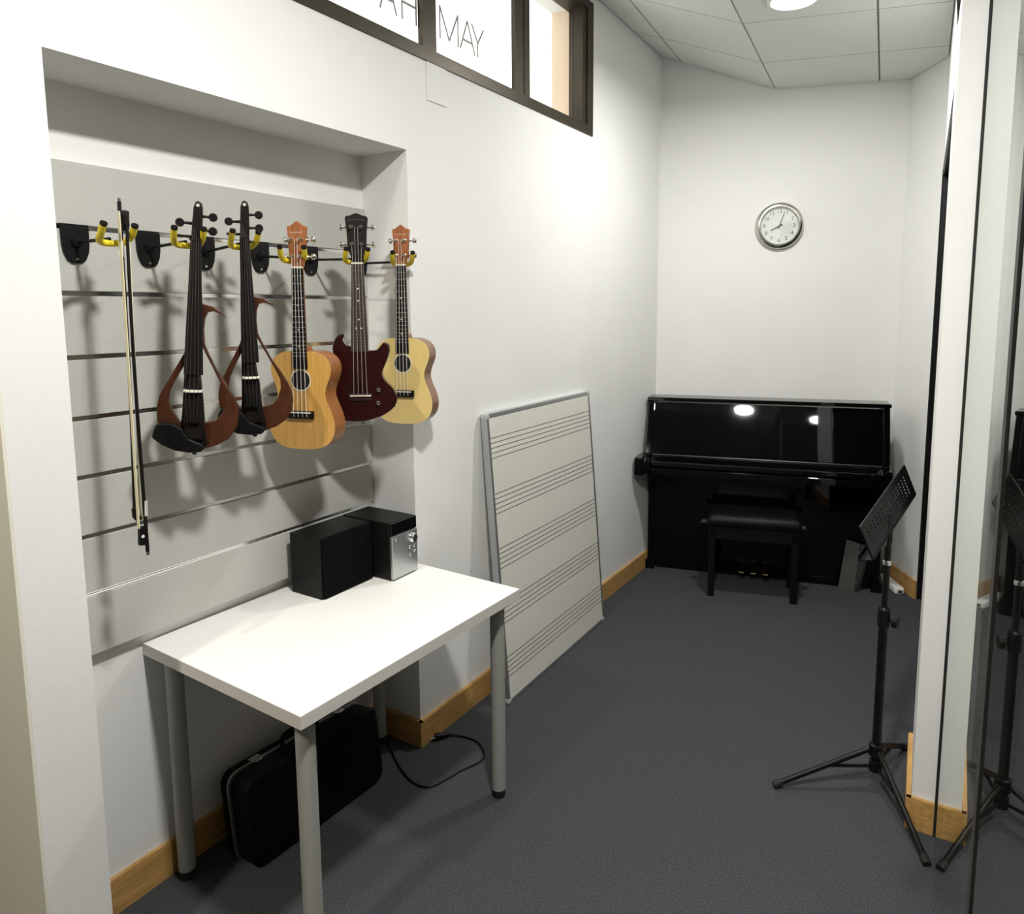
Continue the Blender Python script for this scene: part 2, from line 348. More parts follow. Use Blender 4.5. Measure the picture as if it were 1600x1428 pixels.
# ------------------------------------------------------------------ table
TA = math.radians(-1.945); TO = Vector((-.2335, 0, 0)); TE = Vector((math.cos(TA), math.sin(TA), 0)); TG = Vector((-TE.y, TE.x, 0))
TM = Matrix(((TE.x, TG.x, 0, TO.x), (TE.y, TG.y, 0, TO.y), (0, 0, 1, 0), (0, 0, 0, 1)))
tb = tag(empty('table', M=TM), 'white rectangular table with grey round legs under the instruments', 'table')
MB().box(0, .673, 0, .913, .732, .735, 0).box(0, .673, 0, .913, .701, .732, 1).build('tabletop', [TABLEW, TABLEEDGE], tb)
for lx in (.055, .673-.055):
    for ly in (.055, .913-.055):
        lg = MB().tube([(lx, ly, .03), (lx, ly, .701)], .0245, 24).lathe([(.045, .695), (.045, .701), (.0, .701)], (lx, ly, 0), (0,0,1), 24).build('leg', LEG, tb, smooth=True)
        o = MB().tube([(lx, ly, 0), (lx, ly, .006), (lx, ly, .032)], [.020, .0225, .0225], 20).build('foot', RUBBER, lg, smooth=True)

# ------------------------------------------------------------------ stereo on the table
def boxy(name, x0, x1, y0, y1, z0, z1, label, cat):
    return tag(empty(name, (x0, y0, z0)), label, cat)
S = boxy('loudspeaker', -.168, -.016, .477, .712, .735, .94, 'black box loudspeaker lying on the white table', 'speaker')
MB().box(0, .142, 0, .232, 0, .204).build('cabinet', BLACK, S, bevel=.003)
MB().box(.142, .152, .004, .228, .004, .200).build('grille', mat('black_cloth', (.004, .004, .0045), .9, spec=.06, bump=.5, bscale=900), S, bevel=.003)
S = boxy('stereo_unit', -.17, .065, .7155, .85, .735, .94, 'black compact stereo with silver front panel on the table corner', 'stereo')
MB().box(.002, .225, 0, .134, .004, .205).build('housing', BLACK, S, bevel=.003)
fp = MB().box(.225, .236, .001, .133, .006, .158).build('front_panel', ALU, S, bevel=.002)
MB().box(.225, .233, .001, .133, .160, .203).build('display_window', GLOSS, S, bevel=.0015)
MB().lathe([(.017, 0), (.017, .004), (.013, .007), (.013, .012), (0, .012)], (.236, .108, .130), (1,0,0), 24).build('volume_knob', CHROME, fp, smooth=True)
for (yy, zz, r) in ((.094, .098, .006), (.118, .098, .006), (.118, .078, .0045), (.094, .070, .005), (.022, .143, .0045)):
    MB().lathe([(r, 0), (r, .002), (r*.7, .0035), (0, .0035)], (.236, yy, zz), (1,0,0), 16).build('button', CHROME, fp, smooth=True)
for yy in (.015, .119):
    for xx in (.07, .19): MB().box(xx, xx+.02, yy-.008, yy+.008, 0, .004).build('foot', RUBBER, S)

# ------------------------------------------------------------------ hard case under the table
cs = tag(empty('instrument_case', (-.03, .165, 0)), 'black hard instrument case with silver rim standing under the table', 'case')
cs.rotation_euler = (0, math.radians(-7), math.radians(-3))
def rrect(y0, y1, z0, z1, r, n=6):
    out = []
    for cy, cz, a in ((y1-r, z1-r, 0), (y0+r, z1-r, 90), (y0+r, z0+r, 180), (y1-r, z0+r, 270)):
        out += [(cy+r*math.cos(math.radians(a+90*k/n)), cz+r*math.sin(math.radians(a+90*k/n))) for k in range(n+1)]
    return out
RC = rrect(0, .535, .002, .272, .040)
MB().prism([(-.068, y, z) for y, z in RC], (.088, 0, 0)).build('front_shell', mat('case_black', (.004, .0035, .004), .6, spec=.12, bump=.3, bscale=500), cs, bevel=.012, seg=3)
MB().prism([(-.120, y, z) for y, z in RC], (.044, 0, 0)).build('back_shell', MATS['case_black'], cs, bevel=.010, seg=3)
MB().prism([(-.0765, y, z) for y, z in rrect(-.003, .538, .0, .275, .042)], (.009, 0, 0)).build('rim', ALU, cs)
for yy in (.10, .43):
    MB().box(-.085, -.052, yy-.018, yy+.018, .273, .283).box(-.06, -.046, yy-.012, yy+.012, .247, .283).build('latch', CHROME, cs, bevel=.002)
MB().tube(smooth_open([(-.07, .20, .272), (-.07, .205, .294), (-.07, .235, .303), (-.07, .305, .303), (-.07, .335, .294), (-.07, .34, .272)]), .008, 10).build('handle', BLACK, cs, smooth=True)

# ------------------------------------------------------------------ power cord
pc = tag(empty('extension_cable', (.04, .98, 0)), 'thin black power cord looped on the carpet beside the table leg', 'cord')
pts = [(-.185, .906, .86), (-.183, .906, .55), (-.180, .905, .25), (-.172, .895, .02), (-.12, .86, .005), (-.05, .815, .004), (.004, .781, .004), (.08, .742, .004), (.147, .728, .004), (.19, .748, .004), (.212, .81, .004), (.226, .873, .004), (.252, .94, .004), (.250, .985, .004), (.228, 1.012, .004), (.18, 1.045, .004), (.135, 1.050, .004), (.09, 1.04, .005), (.062, 1.025, .008)]
o = MB().tube(smooth_open([(x-.04, y-.98, z) for x, y, z in pts], 5), .0032, 8).build('cable', BLACK, pc, smooth=True)
pl = MB().tube([(.062-.04, 1.025-.98, .009), (.045-.04, 1.0-.98, .011), (.032-.04, .985-.98, .012), (.024-.04, .975-.98, .012)], [.005, .009, .014, .014], 12).build('plug', BLACK, pc, smooth=True)
for s in (-1, 1): MB().tube([(-.016+s*.005, -.005-s*.005, .012), (-.029+s*.005, -.020-s*.005, .012)], .0024, 8).build('pin', CHROME, pl)

# ------------------------------------------------------------------ staff-ruled whiteboard
p0, p1 = Vector((.137, 1.338, 0)), Vector((.126, 2.312, 0)); top = Vector((.040, 1.322, 1.232))
right = (p1-p0).normalized(); upv = top-p0; upv = (upv - right*upv.dot(right)).normalized(); nn = right.cross(upv)
nn = nn if nn.x > 0 else -nn
BMx = frame(p0 + nn*.0, right, nn, upv)
wb = tag(empty('music_whiteboard', M=BMx), 'white board printed with music staves leaning against the left wall', 'whiteboard')
BWd, BHt = (p1-p0).length, 1.242; th = .034
sur = MB().box(.012, BWd-.012, -th+.003, -.003, .012, BHt-.012).build('writing_surface', BOARD, wb)
MB().box(.012, BWd-.012, -th, -.001, .002, .018).build('frame_rail', ALU, wb, bevel=.002)
MB().box(.012, BWd-.012, -th, -.001, BHt-.018, BHt).build('frame_rail', ALU, wb, bevel=.002)
for x0 in (.0, BWd-.016): MB().box(x0, x0+.016, -th, -.001, .018, BHt-.018).build('frame_stile', ALU, wb, bevel=.002)
for x0 in (-.002, BWd-.022):
    for z0 in (-.0, BHt-.024): MB().box(x0, x0+.024, -th-.001, .0005, z0, z0+.025).build('corner_cap', mat('grey_plastic', (.50, .51, .50), .5), wb, bevel=.006)
for k, zc in enumerate((1.097, .862, .628, .393, .158)):
    for q in range(5): MB().box(.017, BWd-.017, -.0032, -.0022, zc-.042+.021*q-.0011, zc-.042+.021*q+.0011).build('staff_line', INK, sur)
for z0 in (.12, .65, 1.1): MB().lathe([(.004, 0), (.003, .0015), (0, .0015)], (-.0, -.011, z0), (-1, 0, 0), 10).build('screw', ALU, wb)

# ------------------------------------------------------------------ upright piano
PR = math.radians(6.5)
po = BW(.655, .145, 0)
pu = (BD*math.cos(PR) - BN*math.sin(PR)).normalized(); pv = Vector((pu.y, -pu.x, 0))
PM = Matrix(((pu.x, pv.x, 0, po.x), (pu.y, pv.y, 0, po.y), (0, 0, 1, 0), (0, 0, 0, 1)))     # x along the keyboard, y towards the room
pn = tag(empty('upright_piano', M=PM), 'glossy black upright piano against the back wall', 'piano')
U0, U1 = -.685, .675
prof = [(-.045, 0), (.075, 0), (.075, .655), (.300, .665), (.318, .70), (.318, .745), (.302, .765), (.212, .776), (.110, 1.095), (-.045, 1.095)]
for nme, ua in (('side_panel', U0), ('side_panel', U1-.035)):
    MB().prism([(ua, v, z) for v, z in prof], (.035, 0, 0)).build(nme, GLOSS, pn, bevel=.004)
MB().box(U0-.006, U1+.006, -.05, .118, 1.095, 1.118).build('top_lid', GLOSS, pn, bevel=.004)
MB().prism([(U0+.035, v, z) for v, z in ((-.045, .05), (.060, .05), (.060, .66), (-.045, .66))], (U1-U0-.07, 0, 0)).build('lower_panel', GLOSS, pn)
MB().prism([(U0+.035, v, z) for v, z in ((-.02, .78), (.196, .78), (.097, 1.086), (-.02, 1.086))], (U1-U0-.07, 0, 0)).build('upper_panel', GLOSS, pn)
MB().prism([(U0+.0355, v, z) for v, z in ((.060, .665), (.290, .665), (.290, .705), (.060, .705))], (U1-U0-.071, 0, 0)).build('keybed', GLOSS, pn, bevel=.004)
MB().prism([(U0+.037, v, z) for v, z in ((.05, .707), (.283, .707), (.292, .720), (.288, .742), (.240, .765), (.205, .774), (.05, .774))], (U1-U0-.074, 0, 0)).build('fallboard', GLOSS, pn, bevel=.006, seg=4)
MB().tube([(U0+.04, .214, .774), (U1-.04, .214, .774)], .0055, 16).build('fallboard_highlight_rod', mat('satin_highlight_black', (.02, .018, .016), .28, spec=.8), pn, smooth=True)  # rod added along the fallboard to catch the lamps as a bright line
MB().box(U0-.055, U0-.0005, .12, .318, .655, .765).build('arm_block', GLOSS, pn, bevel=.008, seg=3)
MB().box(U0+.06, U1-.06, -.04, .066, .004, .05).build('bottom_rail', GLOSS, pn, bevel=.003)
for ua in (U0-.008, U1-.05):
    MB().box(ua, ua+.058, -.045, .11, 0, .06).build('toe_block', GLOSS, pn, bevel=.004)
for k, uu in enumerate((-.10, -.03, .04)):
    MB().prism([(uu-.012, .066, .075), (uu+.012, .066, .075), (uu+.022, .165, .062), (uu+.016, .185, .06), (uu-.016, .185, .06), (uu-.022, .165, .062)], (0, 0, .009)).build('pedal', BRASS, pn, bevel=.003)
MB().lathe([(.007, 0), (.007, .004), (0, .004)], (U1-.10, .290, .742), (0,1,0), 14).build('lock', BRASS, pn)
for ua in (U0+.12, U1-.12): MB().box(ua-.03, ua+.03, .02, .06, .0, .004).build('felt_foot', RUBBER, pn)

# ------------------------------------------------------------------ piano bench
so = BW(.325, .565, 0); sd = (BW(.80, .60, 0)-so).normalized(); sb = Vector((-sd.y, sd.x, 0))
st = tag(empty('piano_bench', M=Matrix(((sd.x, sb.x, 0, so.x), (sd.y, sb.y, 0, so.y), (0,0,1,0), (0,0,0,1)))), 'black padded piano bench in front of the piano', 'bench')
def cushion():
    m = MB(); nx, ny = 12, 8; g_ = []
    for z, ins in ((.425, 0), (.455, -.004), (.475, .004), (.484, .020)):
        g_.append([(x_, y_, z) for x_, y_ in [(-.005+ins+.02*(1-abs(c))*0 + 0, 0) for c in [0]]])
    x0, x1, y0, y1 = -.005, .495, -.01, .29
    pr = [(.0, .425), (-.006, .445), (-.003, .468), (.010, .482), (.035, .490), (.09, .494)]
    vs, fs = [], []
    for ins, z in pr:
        rr = max(.02-ins*.2, .012); vs += [(a, b, z) for a, b in rrect(x0+ins, x1-ins, y0+ins, y1-ins, rr, 3)]
    n = 16
    for i in range(len(pr)-1):
        for j in range(n): fs.append((i*n+j, i*n+(j+1) % n, (i+1)*n+(j+1) % n, (i+1)*n+j))
    fs += [tuple(range(n))[::-1], tuple((len(pr)-1)*n+j for j in range(n))]
    return m.add(vs, fs)
cushion().build('seat_cushion', LEATHER, st, smooth=True, angle=60)
MB().box(.005, .485, .0, .28, .345, .425).build('apron', BLACK, st, bevel=.004)
for lx in (.0, .45):
    for ly in (.0, .245): MB().prism([(lx, ly, 0), (lx+.036, ly, 0), (lx+.036, ly+.036, 0), (lx, ly+.036, 0)], (0, 0, .40)).build('leg', BLACKM, st, bevel=.003)
for lx in (-.014, .485): 
    kn = MB().lathe([(.008, 0), (.008, .02), (.024, .022), (.026, .03), (.024, .05), (.012, .055), (0, .055)], (lx if lx > 0 else .005, .14, .40), (1 if lx > 0 else -1, 0, 0), 20).build('height_knob', BLACK, st, smooth=True)
    MB().lathe([(.005, 0), (.004, .003), (0, .004)], ((lx+.055) if lx > 0 else -.05, .14, .40), (1 if lx > 0 else -1, 0, 0), 12).build('knob_cap', CHROME, kn, smooth=True)

# ------------------------------------------------------------------ music stand
PXY = Vector((1.503, 1.585, 0))
ms = tag(empty('music_stand', PXY), 'black tripod music stand with perforated desk before the doorway', 'music stand')
def ml(p): return Vector(p)-PXY
MB().tube([(0,0,.055), (0,0,.60)], .0150, 16).build('lower_pole', BLACKM, ms, smooth=True)
MB().tube([(0,0,.60), (0,0,.86)], .0105, 14).build('upper_pole', BLACKM, ms, smooth=True)
cl = MB().lathe([(.0155, .575), (.020, .58), (.020, .64), (.014, .648), (.011, .648)], (0,0,0), (0,0,1), 18).build('clamp_collar', BLACK, ms, smooth=True)
MB().tube([(.012, -.004, .605), (.03, -.008, .605)], .006, 10).lathe([(.010, .028), (.021, .030), (.021, .046), (.012, .05), (0, .05)], (0, 0, .605), (.96, -.26, 0), 12).build('clamp_knob', BLACK, cl, smooth=True)
MB().lathe([(.015, .10), (.024, .105), (.024, .145), (.015, .15)], (0,0,0), (0,0,1), 18).build('upper_hub', BLACK, ms, smooth=True)
MB().lathe([(.015, .045), (.021, .048), (.021, .085), (.015, .088)], (0,0,0), (0,0,1), 18).build('lower_hub', BLACK, ms, smooth=True)
for tip in ((1.212, 1.376, 0), (1.675, 1.243, 0), (1.578, 1.86, 0)):
    t = ml(tip); h = Vector((t.x, t.y, 0)).normalized()
    a = h*.028 + Vector((0,0,.128)); b = t+Vector((0,0,.012))
    lg = MB().tube([a, b], .0095, 12).build('leg', BLACKM, ms, smooth=True)
    dd = (b-a).normalized()
    MB().tube([b-dd*.02, b+dd*.006], [.0125, .0125], 12).build('rubber_foot', RUBBER, lg, smooth=True)
    MB().tube([h*.02+Vector((0,0,.066)), a+(b-a)*.46], .006, 10).build('brace', BLACKM, lg, smooth=True)
MB().lathe([(.0108, .795), (.0135, .797), (.0135, .81), (.0108, .812)], (0,0,0), (0,0,1), 16).build('ring', CHROME, ms, smooth=True)
# desk: a thin perforated plate, long side running away from the viewer, tipped
NBc, NTc, FBc = ml((1.470, 1.45, .850)), ml((1.440, 1.45, .956)), ml((1.563, 1.85, .989))
dn = NBc; ax = (FBc-NBc).normalized(); L = (FBc-NBc).length
du = NTc-NBc; du = (du-ax*du.dot(ax)).normalized(); dn2 = ax.cross(du)
DM = frame(dn, ax, dn2, du)
def dk(name, mb, m, par=None, **k):
    o = mb.build(name, m, None, **k); o.parent = par or ms
    o.matrix_local = DM if par is None else Matrix.Identity(4); return o
desk = MB(); H_ = .118
nxh, nzh = 15, 6; cx, cz = (L-.05)/nxh, (H_-.045)/nzh
def hole_plate(m, x0, x1, z0, z1, y0, y1):     # plate cell with a square punched hole
    a = [(x0, z0), (x1, z0), (x1, z1), (x0, z1)]; i_ = .3; cxm, czm = (x0+x1)/2, (z0+z1)/2
    b = [(cxm+(p-cxm)*.5, czm+(q_-czm)*.5) for p, q_ in a]; vs = [(p, y0, q_) for p, q_ in a+b]+[(p, y1, q_) for p, q_ in a+b]; fs = []
    for k in range(4):
        k2 = (k+1) % 4; fs += [(k, k2, 4+k2, 4+k), (8+k, 12+k, 12+k2, 8+k2), (4+k, 4+k2, 12+k2, 12+k)]
    m.add(vs, fs)
for i in range(nxh):
    for j in range(nzh): hole_plate(desk, .025+cx*i, .025+cx*(i+1), .022+cz*j, .022+cz*(j+1), -.001, .001)
desk.box(0, .025, -.001, .001, 0, H_).box(L-.025, L, -.001, .001, 0, H_).box(.025, L-.025, -.001, .001, 0, .022).box(.025, L-.025, -.001, .001, H_-.023, H_)
dko = dk('desk', desk, BLACKM)
dk('desk_rim', MB().tube([(0,0,0), (L,0,0), (L,0,H_), (0,0,H_)], .0035, 8, closed=True), BLACKM, dko)
sgn = 1 if dn2.x < 0 else -1
dk('lip', MB().box(0, L, min(0, sgn*.045), max(0, sgn*.045), -.006, -.003).box(0, L, sgn*.045-.001, sgn*.045+.001, -.006, .012), BLACKM, dko)
MB().tube([(0, 0, .85), (.004, .005, .88), ((dn+ax*L*.5+du*.04).x, (dn+ax*L*.5+du*.04).y, (dn+ax*L*.5+du*.04).z)], .008, 10).build('desk_bracket', BLACK, ms, smooth=True)

fo = tag(empty('grey_folder', (1.20, 3.45, 0)), 'thin grey card folder standing half open against the piano foot', 'folder')
fm = mat('grey_card', (.060, .062, .060), .6)
def sheet(name, a, b, c, d_):
    P_ = [Vector(p)-Vector((1.20, 3.45, 0)) for p in (a, b, c, d_)]; n_ = (P_[1]-P_[0]).cross(P_[3]-P_[0]).normalized()*.003
    MB().prism(P_, n_).build(name, fm, fo)
sheet('front_cover', (1.128, 3.43, 0), (1.218, 3.425, 0), (1.232, 3.465, .285), (1.158, 3.47, .30))
sheet('back_cover', (1.221, 3.425, 0), (1.243, 3.47, 0), (1.277, 3.515, .262), (1.235, 3.465, .285))
# ------------------------------------------------------------------ small white adapter on the floor
ad = tag(empty('power_adapter', (1.45, 3.52, 0)), 'small white plastic adapter box on the carpet by the doorway', 'adapter')
ad.rotation_euler = (0, 0, math.radians(27))
MB().box(-.03, .025, .0, .24, 0, .042).build('casing', WHITEP, ad, bevel=.012, seg=3)
MB().box(-.012, .008, -.003, .004, .012, .026).build('socket', RUBBER, ad)

# ------------------------------------------------------------------ wall clock
cc = BW(.722, 0, 2.163); cn = -BN; cr = BD
ck = tag(empty('wall_clock', M=frame(cc, cr, cn, (0,0,1))), 'round steel-rimmed clock on the back wall above the piano', 'clock')
MB().lathe([(.136, 0), (.140, .01), (.138, .026), (.129, .036), (.114, .036), (.108, .024), (.117, .012), (0, .012), (0, 0)][:6]+[(.108, .010), (.0, .010), (.0, .0)], (0,0,0), (0,1,0), 56).build('rim', STEEL, ck, smooth=True, angle=50)
fc = MB().lathe([(0, .0105), (.1082, .0105), (.1082, .0125), (0, .0125)], (0,0,0), (0,1,0), 48).build('dial', FACE, ck)
for hnum in range(1, 13):
    a = math.radians(90-30*hnum); M = Matrix(((1,0,0,.087*math.cos(a)), (0,0,-1,.0132), (0,1,0,.087*math.sin(a)), (0,0,0,1)))
    M = Matrix(((1,0,0,.087*math.cos(a)), (0,0,1,.0130), (0,1,0,.087*math.sin(a)), (0,0,0,1)))
    text_mesh(str(hnum), .032, 'numeral', mat('numeral_grey', (.12, .12, .12), .6), M, fc)
def hand(name, ang, ln, wd, y):
    d = Vector((math.sin(ang), 0, math.cos(ang))); s = Vector((d.z, 0, -d.x))*wd/2; o_ = Vector((0, y, 0))
    MB().prism([o_-d*.018-s, o_-d*.018+s, o_+d*ln+s*.6, o_+d*ln-s*.6], (0, .001, 0)).build(name, mat('hand_grey', (.06, .06, .06), .5), ck)
hand('hour_hand', math.radians(241.5), .055, .0085, .016); hand('minute_hand', math.radians(19), .088, .006, .0185)
MB().lathe([(.005, .0125), (.005, .021), (0, .021)], (0,0,0), (0,1,0), 14).build('hub', MATS['hand_grey'], ck)
cg = MB().lathe([(0, .0245), (.1082, .0245), (.1082, .026), (0, .026)], (0,0,0), (0,1,0), 40).build('cover_glass', GLASS, ck)

# ------------------------------------------------------------------ instrument hangers
def hanger(yp, E, label, phi):
    """yp: plate position along the wall, E: end of the rod (world)"""
    h = tag(empty('instrument_hanger', (PX, yp, 1.83)), label, 'hanger', 'wall hangers on the slat panel')
    e = Vector(E) - Vector((PX, yp, 1.83))
    sh = [(-.034, .043), (.034, .043), (.033, .0), (.030, -.020), (.022, -.038), (.010, -.046), (-.010, -.046), (-.022, -.038), (-.030, -.020), (-.033, .0)]
    pl_ = MB().prism([(.0, y, z) for y, z in sh], (.0075, 0, 0)).build('plate', BLACK, h, bevel=.002)
    MB().box(-.006, .004, -.034, .034, .043, .050).build('hook_lip', BLACK, pl_)
    for zz in (.010, -.036): MB().lathe([(.004, 0), (.003, .002), (0, .0022)], (.0075, .0, zz), (1,0,0), 10).build('screw', CHROME, pl_)
    MB().lathe([(.013, 0), (.011, .008), (.007, .012), (.007, .014)], (.0075, 0, .005), (1,0,0), 16).build('boss', BLACK, pl_, smooth=True)
    MB().tube([(.008, 0, .005), tuple(e)], .0042, 10).build('rod', BLACKM, h, smooth=True)
    c, s = math.cos(phi), math.sin(phi)
    def R(x, y, z): return e + Vector((x*c-y*s, x*s+y*c, z))
    path = smooth_open([R(.060, -.034, .026), R(.040, -.034, .006), R(.016, -.029, -.006), R(.0, -.013, -.010), R(.0, .013, -.010), R(.016, .029, -.006), R(.040, .034, .006), R(.060, .034, .026)], 4)
    yo = MB().tube(path, .0078, 12).build('yoke', YELLOW, h, smooth=True)
    for a, b in ((path[0], path[1]), (path[-1], path[-2])):
        d = (Vector(a)-Vector(b)).normalized(); MB().tube([Vector(a)-d*.0005, Vector(a)+d*.005], .0082, 12).build('end_cap', BLACK, yo, smooth=True)
    return h

# ------------------------------------------------------------------ instruments
def inst_frame(P, phi, roll=0.):
    n = Vector((math.cos(phi), math.sin(phi), 0)); r = Vector((-n.y, n.x, 0)); u = Vector((0, 0, 1))
    c, s = math.cos(roll), math.sin(roll)
    return frame(P, c*r+s*u, n, -s*r+c*u)
def mirror_profile(prof): return [(x, -w_) for w_, x in prof] + [(-x, -w_) for w_, x in prof[::-1]]

def headstock(pts, m, par, logo=True, wide=1.):
    h = outline(MB(), pts, -.013, .001).build('headstock', m, par, bevel=.0015)
    return h
def tuners(par, rows, hw, col=CHROME):
    for w_ in rows:
        for s in (-1, 1):
            t = MB().lathe([(.0055, 0), (.0055, .002), (.0038, .003), (.0038, .014), (.0045, .016), (0, .0165)], (s*.0155, .001, w_), (0,1,0), 12).build('tuning_post', col, par, smooth=True)
            MB().tube([(s*.0155, -.019, w_), (s*(hw+.010), -.019, w_)], .0028, 8).box(min(s*.010, s*.026), max(s*.010, s*.026), -.024, -.0132, w_-.008, w_+.008).build('tuner_gear', col, t)
            MB().lathe([(.003, 0), (.0085, .002), (.0095, .006), (.0085, .012), (.004, .014), (0, .014)], (s*(hw+.010), -.019, w_), (s, 0, 0), 14).build('tuner_button', col, t, smooth=True)
def fret_positions(scale, n): return [scale*(1-2**(-k/12)) for k in range(1, n+1)]
def ukulele(label, P, phi, roll, topm, sidem, depth):
    u = tag(empty('ukulele', M=inst_frame(P, phi, roll)), label, 'ukulele', 'ukuleles hanging on the slat panel')
    prof = [(.250, .0), (.250, .03), (.253, .055), (.264, .078), (.282, .0935), (.305, .0985), (.328, .0945), (.350, .0855), (.372, .079), (.392, .0795), (.413, .087), (.437, .0975), (.462, .1055), (.487, .107), (.510, .1015), (.530, .088), (.543, .068), (.550, .040), (.552, .0)]
    op = smooth_closed(mirror_profile(prof)[1:-1], 2)
    sd_ = outline(MB(), op, -depth, -.0030).build('back_and_sides', sidem, u, smooth=True, angle=50)
    bt = outline(MB(), op, -.0030, 0).build('top_plate', topm, u, bevel=.001, seg=1)
    MB().lathe([(.030, .0003), (.030, .0009), (0, .0009)], (0, 0, -.338), (0,1,0), 36).build('sound_hole', mat('sound_hole_black', (.006, .005, .004), .9), bt)
    MB().lathe([(.0305, .0004), (.0305, .0008), (.0335, .0008), (.0335, .0004)], (0, 0, -.338), (0,1,0), 36).build('rosette', IVORY, bt)
    nk = MB()
    sec = [(.0, .0175), (.12, .0195), (.245, .0225)]
    vs, fs = [], []
    for w_, hw in sec:
        for k in range(9):
            a = PI*k/8; vs.append((hw*math.cos(a), -.002-.019*math.sin(a), -w_))
    for i in range(2):
        for k in range(8): fs.append((i*9+k, i*9+k+1, (i+1)*9+k+1, (i+1)*9+k))
        fs.append((i*9, (i+1)*9, (i+1)*9+8, i*9+8))
    fs += [tuple(range(9)), tuple(range(18, 27))]
    nk.add(vs, fs).build('neck', sidem, u, smooth=True, angle=60)
    MB().prism([(-.014, -.05, -.236), (.014, -.05, -.236), (.018, -.05, -.252), (-.018, -.05, -.252)], (0, .035, 0)).build('neck_heel', sidem, u)
    fb = MB().prism([(-.0178, .0, 0), (.0178, .0, 0), (.0245, .0, -.303), (-.0245, .0, -.303)], (0, .0048, 0)).build('fingerboard', EBONY, u, bevel=.0008, seg=1)
    fr = MB()
    for w_ in fret_positions(.438, 16):
        hw = .0178+.0067*w_/.303; fr.box(-hw, hw, .0048, .0057, -w_-.0007, -w_+.0007)
    fr.build('frets', NICKEL, fb)['kind'] = 'stuff'
    for w_ in (.112, .185, .235): MB().lathe([(.0028, .0048), (.0028, .0053), (0, .0053)], (0, 0, -w_), (0,1,0), 10).build('fret_marker', IVORY, fb)
    MB().box(-.018, .018, .0, .0078, -.002, .003).build('nut', IVORY, u)
    hp = [(-.0178, .003), (.0178, .003), (.0185, .018), (.0265, .045), (.0275, .085), (.0305, .118), (.0285, .1215), (.018, .1235), (.008, .131), (.0, .137), (-.008, .131), (-.018, .1235), (-.0285, .1215), (-.0305, .118), (-.0275, .085), (-.0265, .045), (-.0185, .018)]
    hd = headstock(hp, HEAD, u)
    lg = MB(); q = [(-.021+.0035*k, .103+.0022*math.sin(k*1.9)+(.0015 if k in (0, 6) else 0)) for k in range(13)]
    for a, b in zip(q, q[1:]): lg.prism([(a[0], .0012, a[1]-.0007), (b[0], .0012, b[1]-.0007), (b[0], .0012, b[1]+.0009), (a[0], .0012, a[1]+.0009)], (0, .0006, 0))
    lg.build('script_mark', mat('pale_print', (.72, .58, .42), .5), hd)
    tuners(hd, (.033, .083), .0275)
    br = MB().box(-.042, .042, 0, .0085, -.456, -.432).build('bridge', EBONY, u, bevel=.0015)
    MB().box(-.034, .034, .0085, .0115, -.4385, -.4355).build('saddle', IVORY, br)
    for k in range(4):
        t = (k-1.5)/1.5
        MB().tube([(t*.0155*(.9), .006, (.083 if abs(t) < .5 else .033)), (t*.0130, .0085, .0), (t*.0215, .0118, -.437), (t*.0215, .0075, -.452)], .00075, 5).build('string', mat('nylon_string', (.80, .79, .74), .35), u)
    return u

